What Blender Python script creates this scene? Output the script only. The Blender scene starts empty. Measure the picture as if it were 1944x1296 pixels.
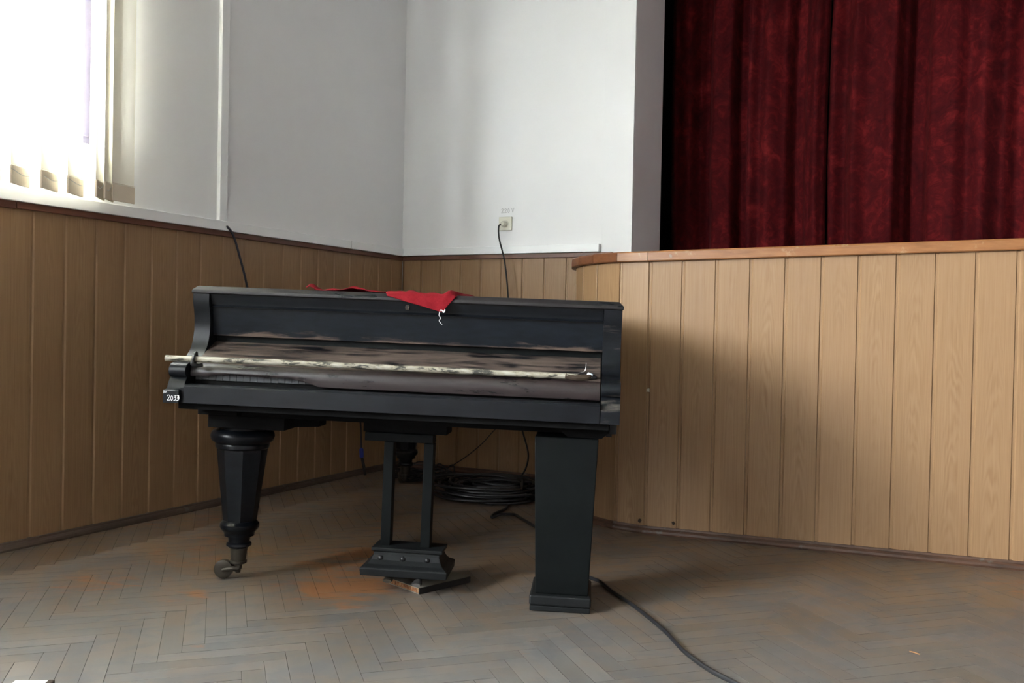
import bpy, bmesh, math, random
from mathutils import Vector, Matrix
random.seed(7)
R = math.radians
scene = bpy.context.scene
C = scene.collection

# ------------------------------------------------------------------ camera
F_PX, YAW, PITCH, ROLL, EYE = 1735.1, .4756, -.013, .0202, .92
fw = Vector((-math.sin(YAW)*math.cos(PITCH), math.cos(YAW)*math.cos(PITCH), math.sin(PITCH)))
rt0 = Vector((math.cos(YAW), math.sin(YAW), 0)); up0 = rt0.cross(fw)
rt = math.cos(ROLL)*rt0 + math.sin(ROLL)*up0
up = -math.sin(ROLL)*rt0 + math.cos(ROLL)*up0
cam = bpy.data.cameras.new('camera'); cam_ob = bpy.data.objects.new('camera', cam); C.objects.link(cam_ob)
cam_ob.matrix_world = Matrix(((rt.x, up.x, -fw.x, 0), (rt.y, up.y, -fw.y, 0), (rt.z, up.z, -fw.z, EYE), (0, 0, 0, 1)))
cam.sensor_width = 36; cam.lens = 36*F_PX/1944; cam.clip_start = .05
scene.camera = cam_ob

# ------------------------------------------------------------------ world, exposure
scene.view_settings.view_transform = 'Standard'; scene.view_settings.look = 'None'
scene.view_settings.gamma = 1; scene.view_settings.use_curve_mapping = False
scene.view_settings.exposure = 3.42
world = bpy.data.worlds.new('overcast_sky'); scene.world = world; world.use_nodes = True
bg = world.node_tree.nodes['Background']; bg.inputs[0].default_value = (.94, .96, 1.0, 1); bg.inputs[1].default_value = 13.0

XL, YB = -3.4295, 5.0522          # face of the wainscot on the left and back walls
HW = 1.3634                       # wainscot height
PW = .1486                        # panel width
CEIL, YR, XR = 3.9, -9.5, 7.5
WINS = [(.35, 2.755), (-2.6, -.15), (-5.6, -3.1), (-8.6, -6.1)]   # daylight windows along the left wall
WZ0, WZ1 = 1.68, 3.35
for i, (a, b) in enumerate(WINS):      # window portals for the sky light
    l = bpy.data.lights.new('window_portal', 'AREA'); l.shape = 'RECTANGLE'; l.size = b-a; l.size_y = WZ1-WZ0
    l.cycles.is_portal = True
    o = bpy.data.objects.new('window_portal', l); C.objects.link(o)
    o.location = (XL-.30, (a+b)/2, (WZ0+WZ1)/2)
    o.rotation_euler = (R(90), 0, R(-90))

# ------------------------------------------------------------------ helpers
def mesh_obj(name, verts, faces, mat, parent=None, smooth=False, loc=None):
    me = bpy.data.meshes.new(name); me.from_pydata([tuple(v) for v in verts], [], faces); me.update()
    bm = bmesh.new(); bm.from_mesh(me); bmesh.ops.recalc_face_normals(bm, faces=bm.faces); bm.to_mesh(me); bm.free()
    if smooth:
        for p in me.polygons: p.use_smooth = True
    if mat: me.materials.append(mat)
    o = bpy.data.objects.new(name, me); C.objects.link(o)
    if parent: o.parent = parent
    if loc: o.location = loc
    return o
class MB:
    def __init__(s): s.v = []; s.f = []
    def add(s, vs, fs):
        n = len(s.v); s.v += [tuple(v) for v in vs]; s.f += [tuple(i+n for i in f) for f in fs]; return s
    def box(s, x0, x1, y0, y1, z0, z1, M=None):
        vs = [Vector((x, y, z)) for z in (z0, z1) for x, y in ((x0, y0), (x1, y0), (x1, y1), (x0, y1))]
        if M: vs = [M @ v for v in vs]
        return s.add(vs, [(3, 2, 1, 0), (4, 5, 6, 7), (0, 1, 5, 4), (1, 2, 6, 5), (2, 3, 7, 6), (3, 0, 4, 7)])
    def prism(s, poly, axis, a, b):
        """poly of 2D points, extruded along axis ('x','y','z') from a to b"""
        def P(p, t):
            return {'x': (t, p[0], p[1]), 'y': (p[0], t, p[1]), 'z': (p[0], p[1], t)}[axis]
        n = len(poly); vs = [P(p, a) for p in poly]+[P(p, b) for p in poly]
        fs = [tuple(range(n))[::-1], tuple(range(n, 2*n))]+[(i, (i+1) % n, n+(i+1) % n, n+i) for i in range(n)]
        return s.add(vs, fs)
    def lathe(s, prof, n=24, c=(0, 0, 0), rot=0):
        vs = []; fs = []
        for r, z in prof:
            for k in range(n):
                a = 2*math.pi*k/n+rot; vs.append((c[0]+r*math.cos(a), c[1]+r*math.sin(a), c[2]+z))
        for i in range(len(prof)-1):
            for k in range(n): fs.append((i*n+k, i*n+(k+1) % n, (i+1)*n+(k+1) % n, (i+1)*n+k))
        fs.append(tuple(range(n))[::-1]); fs.append(tuple(range((len(prof)-1)*n, len(prof)*n)))
        return s.add(vs, fs)
    def tube(s, pts, r, n=8, step=None):
        pts = [Vector(p) for p in pts]; vs = []; fs = []
        prev = None
        for i, p in enumerate(pts):
            t = (pts[min(i+1, len(pts)-1)]-pts[max(i-1, 0)]).normalized()
            if prev is None: a = t.orthogonal().normalized()
            else:
                a = prev-t*prev.dot(t); a = a.normalized() if a.length > 1e-6 else t.orthogonal().normalized()
            prev = a; b = t.cross(a); rr = r[i] if isinstance(r, (list, tuple)) else r
            for k in range(n):
                q = 2*math.pi*k/n; vs.append(p+rr*(math.cos(q)*a+math.sin(q)*b))
        for i in range(len(pts)-1):
            for k in range(n): fs.append((i*n+k, i*n+(k+1) % n, (i+1)*n+(k+1) % n, (i+1)*n+k))
        fs.append(tuple(range(n))[::-1]); fs.append(tuple(range((len(pts)-1)*n, len(pts)*n)))
        return s.add(vs, fs)
    def build(s, name, mat, parent=None, smooth=False, bevel=0, seg=2, loc=None):
        o = mesh_obj(name, s.v, s.f, mat, parent, smooth, loc)
        if bevel:
            m = o.modifiers.new('bevel', 'BEVEL'); m.width = bevel; m.segments = seg; m.limit_method = 'ANGLE'; m.angle_limit = R(40)
            m.harden_normals = False
        if smooth:
            for p in o.data.polygons: p.use_smooth = True
            o.data.set_sharp_from_angle(angle=R(38))
        return o
def catmull(P, n=8):
    P = [Vector(p) for p in P]; Q = [2*P[0]-P[1]]+P+[2*P[-1]-P[-2]]; out = []
    for i in range(1, len(Q)-2):
        for k in range(n):
            t = k/n; a, b, c, d = Q[i-1:i+3]
            out.append(.5*((2*b)+(-a+c)*t+(2*a-5*b+4*c-d)*t*t+(-a+3*b-3*c+d)*t**3))
    return out+[P[-1]]
def tag(o, label, cat, group=None):
    o['label'] = label; o['category'] = cat
    if group: o['group'] = group
    return o
def struct(o): o['kind'] = 'structure'; return o
def empty(name, loc=(0, 0, 0), M=None):
    o = bpy.data.objects.new(name, None); C.objects.link(o); o.empty_display_size = .1
    if M is not None: o.matrix_world = M
    else: o.location = loc
    return o
def copy_child(src, parent, loc=None, rot=None):
    c = src.copy(); C.objects.link(c); c.parent = parent
    if loc is not None: c.location = loc
    if rot is not None: c.rotation_euler = rot
    return c

# ------------------------------------------------------------------ materials
def new_mat(name):
    m = bpy.data.materials.new(name); m.use_nodes = True; nt = m.node_tree
    return m, nt, nt.nodes['Principled BSDF']
def N(nt, typ, **kw):
    n = nt.nodes.new(typ)
    for k, v in kw.items():
        if k.startswith('i_'):
            key = k[2:]; key = int(key) if key.isdigit() else key.replace('_', ' ')
            n.inputs[key].default_value = v
        else: setattr(n, k, v)
    return n
def L(nt, a, b): nt.links.new(a, b)
def ramp(nt, fac, stops):
    n = nt.nodes.new('ShaderNodeValToRGB'); el = n.color_ramp.elements
    while len(el) < len(stops): el.new(.5)
    for e, (p, c) in zip(el, stops): e.position = p; e.color = c if len(c) == 4 else (*c, 1)
    L(nt, fac, n.inputs[0]); return n.outputs[0]
def mixc(nt, fac, a, b, mode='MIX'):
    n = nt.nodes.new('ShaderNodeMix'); n.data_type = 'RGBA'; n.blend_type = mode
    for s, v in ((n.inputs[0], fac), (n.inputs[6], a), (n.inputs[7], b)):
        if isinstance(v, (int, float)): s.default_value = v
        elif isinstance(v, tuple): s.default_value = (*v, 1) if len(v) == 3 else v
        else: L(nt, v, s)
    return n.outputs[2]
def math_(nt, op, a, b=0., clamp=False):
    n = nt.nodes.new('ShaderNodeMath'); n.operation = op; n.use_clamp = clamp
    for s, v in ((n.inputs[0], a), (n.inputs[1], b)):
        if isinstance(v, (int, float)): s.default_value = v
        else: L(nt, v, s)
    return n.outputs[0]
def coords(nt, kind='Object', scale=(1, 1, 1), offs=None):
    tc = nt.nodes.new('ShaderNodeTexCoord'); mp = nt.nodes.new('ShaderNodeMapping'); mp.inputs['Scale'].default_value = scale
    L(nt, tc.outputs[kind], mp.inputs[0])
    if offs is not None: L(nt, offs, mp.inputs['Location'])
    return mp.outputs[0]
def noise(nt, vec, scale, detail=4, rough=.55, dist=0.):
    n = N(nt, 'ShaderNodeTexNoise', i_Scale=scale, i_Detail=detail, i_Roughness=rough, i_Distortion=dist); L(nt, vec, n.inputs['Vector']); return n.outputs['Fac']
def bump(nt, bs, h, strength=.2, dist=.002):
    b = N(nt, 'ShaderNodeBump', i_Strength=strength, i_Distance=dist); L(nt, h, b.inputs['Height']); L(nt, b.outputs[0], bs.inputs['Normal'])
def worldpos(nt):
    return nt.nodes.new('ShaderNodeNewGeometry').outputs['Position']

def m_plain(name, col, rough=.5, metal=0., nscale=0, namp=.15, spec=.5, bumps=0.):
    m, nt, bs = new_mat(name); bs.inputs['Roughness'].default_value = rough; bs.inputs['Metallic'].default_value = metal
    bs.inputs['Specular IOR Level'].default_value = spec
    if nscale:
        f = noise(nt, coords(nt), nscale)
        c = mixc(nt, f, tuple(x*(1-namp) for x in col), tuple(min(1, x*(1+namp)) for x in col)); L(nt, c, bs.inputs['Base Color'])
        if bumps: bump(nt, bs, f, bumps, .002)
    else: bs.inputs['Base Color'].default_value = (*col, 1)
    return m
def m_panel():
    m, nt, bs = new_mat('oak_laminate')
    oi = nt.nodes.new('ShaderNodeObjectInfo'); cx = nt.nodes.new('ShaderNodeCombineXYZ')
    L(nt, math_(nt, 'MULTIPLY', math_(nt, 'SUBTRACT', oi.outputs['Random'], .5), .10), cx.inputs[0])
    L(nt, math_(nt, 'MULTIPLY', oi.outputs['Random'], 37.), cx.inputs[1])
    L(nt, math_(nt, 'MULTIPLY', math_(nt, 'FRACT', math_(nt, 'MULTIPLY', oi.outputs['Random'], 17.3)), .9), cx.inputs[2])
    tc = nt.nodes.new('ShaderNodeTexCoord'); sx = nt.nodes.new('ShaderNodeSeparateXYZ'); L(nt, tc.outputs['Object'], sx.inputs[0])
    # cathedral figure: repeating parabolas stretched along z
    xo = math_(nt, 'SUBTRACT', sx.outputs[0], .078)
    nz = noise(nt, coords(nt, 'Object', (9, 9, 1.3), cx.outputs[0]), 1.6, 3)
    par = math_(nt, 'MULTIPLY', math_(nt, 'MULTIPLY', xo, xo), 190.)
    zz = math_(nt, 'ADD', math_(nt, 'MULTIPLY', math_(nt, 'ADD', sx.outputs[2], math_(nt, 'MULTIPLY', oi.outputs['Random'], 5.)), 1.25), math_(nt, 'MULTIPLY', nz, .9))
    ph = math_(nt, 'ADD', zz, par)
    saw = math_(nt, 'SINE', math_(nt, 'MULTIPLY', ph, 46.))
    big = noise(nt, coords(nt, 'Object', (3, 3, .9), cx.outputs[0]), 1.5, 2)
    near = math_(nt, 'SUBTRACT', 1., math_(nt, 'MULTIPLY', math_(nt, 'ABSOLUTE', xo), 22.), True)
    fig = math_(nt, 'MULTIPLY', math_(nt, 'MULTIPLY', saw, near), math_(nt, 'MULTIPLY', math_(nt, 'SUBTRACT', big, .38, True), 2.2))
    fine = noise(nt, coords(nt, 'Object', (210, 210, 3.5), cx.outputs[0]), 1., 3, .6)
    g = math_(nt, 'ADD', math_(nt, 'MULTIPLY', fig, .40), fine)
    c = ramp(nt, g, [(.2, (.220, .124, .059)), (.5, (.275, .163, .082)), (.8, (.318, .198, .104))])
    tint = mixc(nt, math_(nt, 'MULTIPLY', oi.outputs['Random'], .22), c, (.30, .175, .090))
    L(nt, tint, bs.inputs['Base Color']); bs.inputs['Roughness'].default_value = .42; bs.inputs['Specular IOR Level'].default_value = .35
    bump(nt, bs, fine, .05, .001)
    return m
def m_varnish(name, dark, light, rough=.35, axis='x', wear=None):
    m, nt, bs = new_mat(name)
    sc = {'x': (2.2, 40, 40), 'y': (40, 2.2, 40), 'z': (40, 40, 2.2)}[axis]
    f = noise(nt, coords(nt, 'Object', sc), 1.6, 5, .6)
    c = ramp(nt, f, [(.3, dark), (.7, light)])
    if wear:
        w = ramp(nt, noise(nt, coords(nt, 'Object', (9, 9, 9)), 2., 6, .65), [(.60, (0, 0, 0)), (.68, (1, 1, 1))])
        c = mixc(nt, math_(nt, 'MULTIPLY', w, .8), c, wear)
    L(nt, c, bs.inputs['Base Color']); bs.inputs['Roughness'].default_value = rough
    bump(nt, bs, f, .12, .001); return m
def m_ebony(name, wear=.5, patch=(.20, .135, .10), rough=.34, band=None, base=(.0028, .0036, .0050), spec=.26):
    """worn black piano lacquer: brown wood showing through in streaks along x"""
    m, nt, bs = new_mat(name); co = coords(nt, 'Object', (1, 1, 1))
    st = noise(nt, coords(nt, 'Object', (3.5, 26, 26)), 1.4, 8, .68, .4)
    bl = noise(nt, coords(nt, 'Object', (5, 14, 14)), 1.2, 6, .6)
    k = math_(nt, 'ADD', math_(nt, 'MULTIPLY', st, .62), math_(nt, 'MULTIPLY', bl, .38))
    if band:     # wear gathers where hands rub: (z_lo, z_hi, gain) in local z
        sx = nt.nodes.new('ShaderNodeSeparateXYZ'); L(nt, co, sx.inputs[0])
        mr = N(nt, 'ShaderNodeMapRange', i_1=band[0], i_2=band[1], i_3=band[2], i_4=0.); mr.clamp = True; L(nt, sx.outputs[2], mr.inputs[0])
        k = math_(nt, 'ADD', k, mr.outputs[0])
    t = .70-.28*wear
    w = ramp(nt, k, [(t, (0, 0, 0)), (min(1, t+.10), (1, 1, 1))])
    gr = noise(nt, coords(nt, 'Object', (6, 90, 90)), 1.5, 6, .7)
    pc = ramp(nt, gr, [(.3, tuple(x*.55 for x in patch)), (.7, tuple(x*1.25 for x in patch))])
    bc = ramp(nt, noise(nt, coords(nt, 'Object', (8, 30, 30)), 2., 5), [(.35, base), (.75, tuple(x*1.9 for x in base))])
    L(nt, mixc(nt, w, bc, pc), bs.inputs['Base Color']); bs.inputs['Specular IOR Level'].default_value = spec
    rr = math_(nt, 'ADD', math_(nt, 'MULTIPLY', w, .28), math_(nt, 'ADD', rough-.05, math_(nt, 'MULTIPLY', bl, .16)))
    L(nt, rr, bs.inputs['Roughness']); bump(nt, bs, k, .12, .0015)
    return m
def m_plaster(name, col, sc=3., amt=.03, stain=True):
    m, nt, bs = new_mat(name); co = coords(nt, 'Object')
    f = noise(nt, co, sc, 5); c = mixc(nt, f, tuple(x*(1-amt) for x in col), tuple(min(1, x*(1+amt)) for x in col))
    if stain:
        s = ramp(nt, noise(nt, co, 11., 6, .7), [(.735, (0, 0, 0)), (.78, (1, 1, 1))])
        c = mixc(nt, math_(nt, 'MULTIPLY', s, .18), c, (.55, .47, .38))
    L(nt, c, bs.inputs['Base Color']); bs.inputs['Roughness'].default_value = .6; bs.inputs['Specular IOR Level'].default_value = .3
    bump(nt, bs, noise(nt, co, 45., 4), .10, .002); return m
STAINS = [(-2.02, 2.62, .30, .9), (-2.2, 2.95, .30, .75), (-1.85, 2.48, .18, .7), (-2.78, 2.75, .45, .5), (-2.75, 2.15, .20, .7), (-2.35, 2.25, .12, .6), (-3.2, 3.2, .6, .45), (.18, 3.9, .22, .5), (-2.6, 3.5, .5, .4)]
def m_parquet(name, island):
    m, nt, bs = new_mat(name)
    geo = nt.nodes.new('ShaderNodeNewGeometry'); pos = geo.outputs['Position']
    rnd = geo.outputs['Random Per Island'] if island else nt.nodes.new('ShaderNodeObjectInfo').outputs['Random']
    # grain along the strips: either diagonal, blended by the piece's own random value
    def rot(a):
        mp = nt.nodes.new('ShaderNodeMapping'); mp.inputs['Rotation'].default_value = (0, 0, a); mp.inputs['Scale'].default_value = (1, 1, 1)
        L(nt, pos, mp.inputs[0]); return mp.outputs[0]
    def stretch(v, sc):
        mp = nt.nodes.new('ShaderNodeMapping'); mp.inputs['Scale'].default_value = sc; L(nt, v, mp.inputs[0]); return mp.outputs[0]
    if island: v = pos; sc = (12, 12, 12)
    else:
        tc = nt.nodes.new('ShaderNodeTexCoord'); v = tc.outputs['Object']; sc = (5, 70, 70)
    ad = nt.nodes.new('ShaderNodeVectorMath'); ad.operation = 'ADD'; L(nt, stretch(v, sc), ad.inputs[0])
    cb = nt.nodes.new('ShaderNodeCombineXYZ'); L(nt, math_(nt, 'MULTIPLY', rnd, 50.), cb.inputs[0]); L(nt, cb.outputs[0], ad.inputs[1])
    gr = noise(nt, ad.outputs[0], 1.2, 6, .6)
    tone = ramp(nt, rnd, [(0, (.070, .057, .043)), (.35, (.105, .091, .074)), (.7, (.128, .115, .099)), (1, (.172, .154, .132))])
    c = mixc(nt, .5, tone, ramp(nt, gr, [(.25, (.070, .056, .042)), (.75, (.172, .155, .134))]))
    # patchy grey dust film, tinted blue to paint in the window sheen
    d = ramp(nt, noise(nt, pos, 1.5, 5, .6), [(.33, (0, 0, 0)), (.66, (1, 1, 1))])
    c = mixc(nt, math_(nt, 'MULTIPLY', d, .45), c, (.146, .152, .166))
    sx = nt.nodes.new('ShaderNodeSeparateXYZ'); L(nt, pos, sx.inputs[0])
    # varnish survives away from the traffic lane, towards the window wall and the corner
    vm = math_(nt, 'MULTIPLY', math_(nt, 'ADD', math_(nt, 'MULTIPLY', sx.outputs[0], -.45), math_(nt, 'SUBTRACT', sx.outputs[1], 2.85)), .85, True)
    vm2 = math_(nt, 'MULTIPLY', vm, ramp(nt, noise(nt, pos, 2.6, 6, .65), [(.30, (.15, .15, .15)), (.65, (1, 1, 1))]))
    c = mixc(nt, math_(nt, 'MULTIPLY', vm2, .80), c, mixc(nt, gr, (.115, .062, .028), (.240, .140, .068)))
    # blotches of old varnish and grey grime that run across the strips
    b1 = ramp(nt, noise(nt, stretch(rot(.5), (3, 5.5, 3)), 1.5, 7, .62, .7), [(.45, (0, 0, 0)), (.57, (1, 1, 1))])
    c = mixc(nt, math_(nt, 'MULTIPLY', b1, math_(nt, 'ADD', .16, math_(nt, 'MULTIPLY', vm, .42))), c, (.185, .105, .048))
    b2 = ramp(nt, noise(nt, stretch(rot(-.9), (3.5, 7, 3.5)), 1.6, 7, .62, .7), [(.48, (0, 0, 0)), (.60, (1, 1, 1))])
    c = mixc(nt, math_(nt, 'MULTIPLY', b2, .45), c, (.082, .086, .095))
    tot = None
    for (x, y, r, a) in STAINS:
        dx = math_(nt, 'MULTIPLY', math_(nt, 'SUBTRACT', sx.outputs[0], x), 1/r); dy = math_(nt, 'MULTIPLY', math_(nt, 'SUBTRACT', sx.outputs[1], y), 1/r)
        q = math_(nt, 'MULTIPLY', math_(nt, 'SUBTRACT', 1., math_(nt, 'ADD', math_(nt, 'MULTIPLY', dx, dx), math_(nt, 'MULTIPLY', dy, dy)), True), a)
        tot = q if tot is None else math_(nt, 'MAXIMUM', tot, q)
    sn = noise(nt, stretch(rot(-.4), (3.6, 9, 4)), 1.5, 7, .64, .8)
    s = math_(nt, 'MULTIPLY', math_(nt, 'SUBTRACT', math_(nt, 'ADD', math_(nt, 'MULTIPLY', tot, .34), sn), .66), 8., True)
    s = math_(nt, 'MULTIPLY', s, .85)
    c = mixc(nt, s, c, (.24, .098, .034))
    # dark scuffs
    k = ramp(nt, noise(nt, pos, 9., 7, .72), [(.66, (0, 0, 0)), (.74, (1, 1, 1))])
    c = mixc(nt, math_(nt, 'MULTIPLY', k, .35), c, (.05, .046, .042))
    L(nt, c, bs.inputs['Base Color'])
    L(nt, math_(nt, 'ADD', .34, math_(nt, 'MULTIPLY', gr, .22)), bs.inputs['Roughness']); bs.inputs['Specular IOR Level'].default_value = .45
    bump(nt, bs, gr, .10, .001)
    return m
def m_velvet():
    m, nt, bs = new_mat('crushed_velvet'); co = coords(nt, 'Object')
    wv = noise(nt, coords(nt, 'Object', (1, 1, .8)), 4.2, 4, .6, 1.6)
    fe = noise(nt, coords(nt, 'Object', (1, 1, 1)), 11., 5, .66, 2.4)
    k = math_(nt, 'ADD', math_(nt, 'MULTIPLY', wv, .55), math_(nt, 'MULTIPLY', fe, .45))
    c = ramp(nt, k, [(.36, (.028, .0015, .0024)), (.5, (.056, .0027, .0038)), (.58, (.092, .005, .0062)), (.68, (.15, .011, .012))])
    L(nt, c, bs.inputs['Base Color']); bs.inputs['Roughness'].default_value = .85; bs.inputs['Specular IOR Level'].default_value = .1
    bs.inputs['Sheen Weight'].default_value = .06; bs.inputs['Sheen Tint'].default_value = (.8, .15, .15, 1); bs.inputs['Sheen Roughness'].default_value = .4
    bump(nt, bs, k, .35, .01); return m
def m_glass():
    m, nt, bs = new_mat('window_glass'); nt.nodes.remove(bs)
    t = N(nt, 'ShaderNodeBsdfTransparent'); g = N(nt, 'ShaderNodeBsdfGlossy', i_Roughness=.03); mx = nt.nodes.new('ShaderNodeMixShader'); mx.inputs[0].default_value = .07
    t.inputs[0].default_value = (.97, .99, .98, 1)
    L(nt, t.outputs[0], mx.inputs[1]); L(nt, g.outputs[0], mx.inputs[2]); L(nt, mx.outputs[0], nt.nodes['Material Output'].inputs[0]); return m
def m_slat(name='blind_fabric', ca=(.80, .76, .64), cb_=(.88, .85, .74), tr=.055):
    m, nt, bs = new_mat(name); nt.nodes.remove(bs)
    d = N(nt, 'ShaderNodeBsdfDiffuse'); t = N(nt, 'ShaderNodeBsdfTranslucent'); mx = nt.nodes.new('ShaderNodeMixShader'); mx.inputs[0].default_value = tr
    f = noise(nt, coords(nt, 'Object', (300, 300, 300)), 1., 2); c = mixc(nt, f, ca, cb_)
    L(nt, c, d.inputs[0]); L(nt, c, t.inputs[0])
    L(nt, d.outputs[0], mx.inputs[1]); L(nt, t.outputs[0], mx.inputs[2]); L(nt, mx.outputs[0], nt.nodes['Material Output'].inputs[0]); return m
def m_peeling():
    m, nt, bs = new_mat('peeling_white_paint')
    f = noise(nt, coords(nt, 'Object', (14, 60, 60)), 1.3, 7, .7, .5)
    g = noise(nt, coords(nt, 'Object', (5, 5, 5)), 2., 3)
    k = math_(nt, 'ADD', f, math_(nt, 'MULTIPLY', math_(nt, 'SUBTRACT', g, .5), .35))
    c = ramp(nt, k, [(.43, (.035, .033, .028)), (.49, (.26, .235, .18)), (.7, (.36, .345, .30))])
    L(nt, c, bs.inputs['Base Color']); bs.inputs['Roughness'].default_value = .55; bump(nt, bs, f, .3, .002); return m
def m_pages():
    m, nt, bs = new_mat('orange_page_edges'); f = noise(nt, coords(nt, 'Object', (70, 70, 30)), 1.5, 4, .7)
    L(nt, ramp(nt, f, [(.35, (.05, .015, .007)), (.5, (.22, .08, .025)), (.66, (.34, .22, .11))]), bs.inputs['Base Color']); bs.inputs['Roughness'].default_value = .8; return m
def m_cloth():
    m, nt, bs = new_mat('red_cloth'); f = noise(nt, coords(nt, 'Object'), 160., 3)
    L(nt, mixc(nt, f, (.135, .005, .009), (.20, .010, .015)), bs.inputs['Base Color']); bs.inputs['Roughness'].default_value = .9
    bs.inputs['Specular IOR Level'].default_value = .1; bump(nt, bs, f, .4, .001); return m

PANEL = m_panel()
WHITE = m_plaster('white_wall_paint', (.80, .80, .80)); CEILM = m_plaster('ceiling_low_bounce', (.52, .52, .52), stain=False); HALL = m_plaster('hall_wall_low_bounce', (.42, .42, .44), stain=False)  # ceiling and unseen hall walls coloured darker to cut bounce light
TRUNK = m_plain('white_pvc', (.84, .85, .85), .35); TRIM = m_varnish('brown_trim_varnish', (.10, .036, .020), (.16, .062, .033), .4, 'y')
TRIMX = m_varnish('brown_trim_varnish_x', (.10, .036, .020), (.16, .062, .033), .4, 'x')
RAIL = m_varnish('orange_rail_varnish', (.20, .080, .026), (.31, .135, .050), .32, 'x', (.36, .22, .115))
RAILD = m_varnish('red_rail_varnish', (.125, .043, .017), (.19, .070, .027), .32, 'x')
SKIRT = m_varnish('dark_skirting', (.045, .024, .015), (.12, .055, .030), .5, 'x', (.13, .11, .09))
SKIRTY = m_varnish('dark_skirting_y', (.05, .033, .025), (.10, .066, .048), .5, 'y', (.11, .097, .082))
PARQ = m_parquet('parquet_strip', False); PARQI = m_parquet('parquet_far', True)
JOINT = m_plain('joint_dirt', (.045, .039, .032), .9, 0, 8)
EB = m_ebony('black_lacquer', .22); EBW = m_ebony('worn_black_lacquer', .40, (.050, .038, .032))
EBR = m_ebony('chipped_black_lacquer', .52, (.085, .072, .060)); EBP = m_ebony('rubbed_panel_lacquer', .02, (.095, .066, .052), .30, (.872, .915, .30), (.0040, .0058, .0085))
EBF = m_ebony('worn_fallboard_veneer', 1.0, (.095, .069, .057), .36)
EBN = m_ebony('rosewood_nose', 1.2, (.016, .0085, .0085), .10, spec=.55)
EBL = m_ebony('lid_edge_lacquer', 1.1, (.012, .009, .010), .22, spec=.4)
EBU = m_ebony('dusty_underside', .35, (.018, .014, .011), .7, None, (.003, .003, .003), .10)
EBLEG = m_ebony('leg_lacquer', .12, (.03, .025, .02), .28, spec=.2)
BLKP = m_plain('flat_black_paint', (.0030, .0042, .0042), .5, 0, 14, .5, .12, .1)
DUST = m_plain('dusty_black_paint', (.0085, .0095, .010), .5, 0, 10, .5, .2)
KEY = m_plain('dusty_key', (.035, .038, .042), .5, 0, 20, .2)
IRON = m_plain('dull_brass', (.05, .042, .032), .5, .6, 25, .35)
STEEL = m_plain('worn_steel', (.2, .19, .19), .35, .9, 25, .2)
RUBBER = m_plain('black_rubber', (.005, .005, .006), .45); RUBD = m_plain('dusty_black_rubber', (.011, .011, .013), .5)
NAVY = m_plain('navy_rubber', (.007, .007, .016), .45); BLUE = m_plain('blue_plastic', (.015, .03, .25), .4)
VELVET = m_velvet(); GLASS = m_glass(); SLAT = m_slat(); WEIGHT = m_slat('blind_weight_pocket', (.74, .64, .50), (.80, .70, .56), .02)
FRAME = m_plain('window_frame_paint', (.050, .042, .065), .5); CHAIN = m_plain('bead_chain', (.55, .55, .52), .35)
PEEL = m_peeling(); PAGES = m_pages(); COVER = m_plain('grey_book_cover', (.20, .18, .145), .8, 0, 18, .2); SPINE = m_plain('black_book_spine', (.007, .007, .007), .7)
CLOTH = m_cloth(); THREAD = m_plain('white_thread', (.75, .75, .75), .8); RAW = m_plain('raw_wood', (.26, .13, .055), .7, 0, 30, .2)
RUST = m_plain('rusty_brown', (.030, .017, .008), .8, 0, 40, .5); CHALK = m_plain('white_paint_marks', (.8, .8, .8), .7); PENCIL = m_plain('pencil_grey', (.36, .36, .36), .8)
PLATE = m_plain('ivory_plastic', (.66, .64, .53), .35); PAPER = m_plain('white_card', (.86, .87, .88), .5)
STAGEF = m_plain('stage_boards', (.16, .10, .06), .6, 0, 5, .3); BACKST = m_plain('backstage_paint', (.03, .03, .03), .9); EARTH = m_plain('outside_ground', (.30, .31, .28), .9, 0, 1.)
GREYP = m_plaster('reveal_paint', (.84, .81, .81), 3., .04)

# ------------------------------------------------------------------ room shell
TH = .30
WLX = XL-.010                       # plaster plane behind the panels
mb = MB()
ys = sorted([YR]+[v for w in WINS for v in w]+[YB+.6])
mb.box(WLX-TH, WLX, YR-.3, YB+.6, -.1, WZ0); mb.box(WLX-TH, WLX, YR-.3, YB+.6, WZ1, CEIL)
prev = YR-.3
for a, b in sorted(WINS):
    mb.box(WLX-TH, WLX, prev, a, WZ0, WZ1); prev = b
mb.box(WLX-TH, WLX, prev, YB+.6, WZ0, WZ1)
wall_left = struct(mb.build('wall_left', WHITE))
OPX = -1.834                        # left edge of the stage opening
OPR, OPZ = 3.6, 3.5
YW = YB+.010
mb = MB(); mb.box(WLX-.01, OPX, YW, YB+.515, -.1, CEIL); mb.box(OPR, XR, YW, YB+.515, -.1, CEIL); mb.box(OPX, OPR, YW, YB+.515, OPZ, CEIL)
wall_back = struct(mb.build('wall_back', WHITE))
struct(MB().box(XR, XR+.2, YR-.3, 9.2, -.1, CEIL).build('wall_right', HALL))
struct(MB().box(WLX-TH, XR+.2, YR-.5, YR, -.1, CEIL).build('wall_rear', HALL))
struct(MB().box(WLX-TH, XR+.2, YR-.5, 9.2, CEIL, CEIL+.2).build('ceiling', CEILM))
floor = struct(MB().box(WLX-TH, XR+.2, YR-.3, 9.2, -.12, -.0035).build('floor', JOINT))
struct(MB().box(XR-.02, XR, YR, YB, 0, HW).build('wall_right_added_wainscot', TRIM)); struct(MB().box(WLX, XR-.02, YR, YR+.02, 0, HW).build('wall_rear_added_wainscot', TRIMX))  # brown wainscot added on the unseen walls to reduce bounce light
# plaster pilaster strip beside the stage opening, proud of the back wall
struct(MB().box(-2.022, OPX, YW-.006, YW+.01, 1.30, CEIL).build('trim_7', WHITE, bevel=.002))
struct(MB().box(OPX-.01, OPX+.002, YW+.004, YB+.515, 1.2, CEIL).build('trim_8', GREYP))
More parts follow.
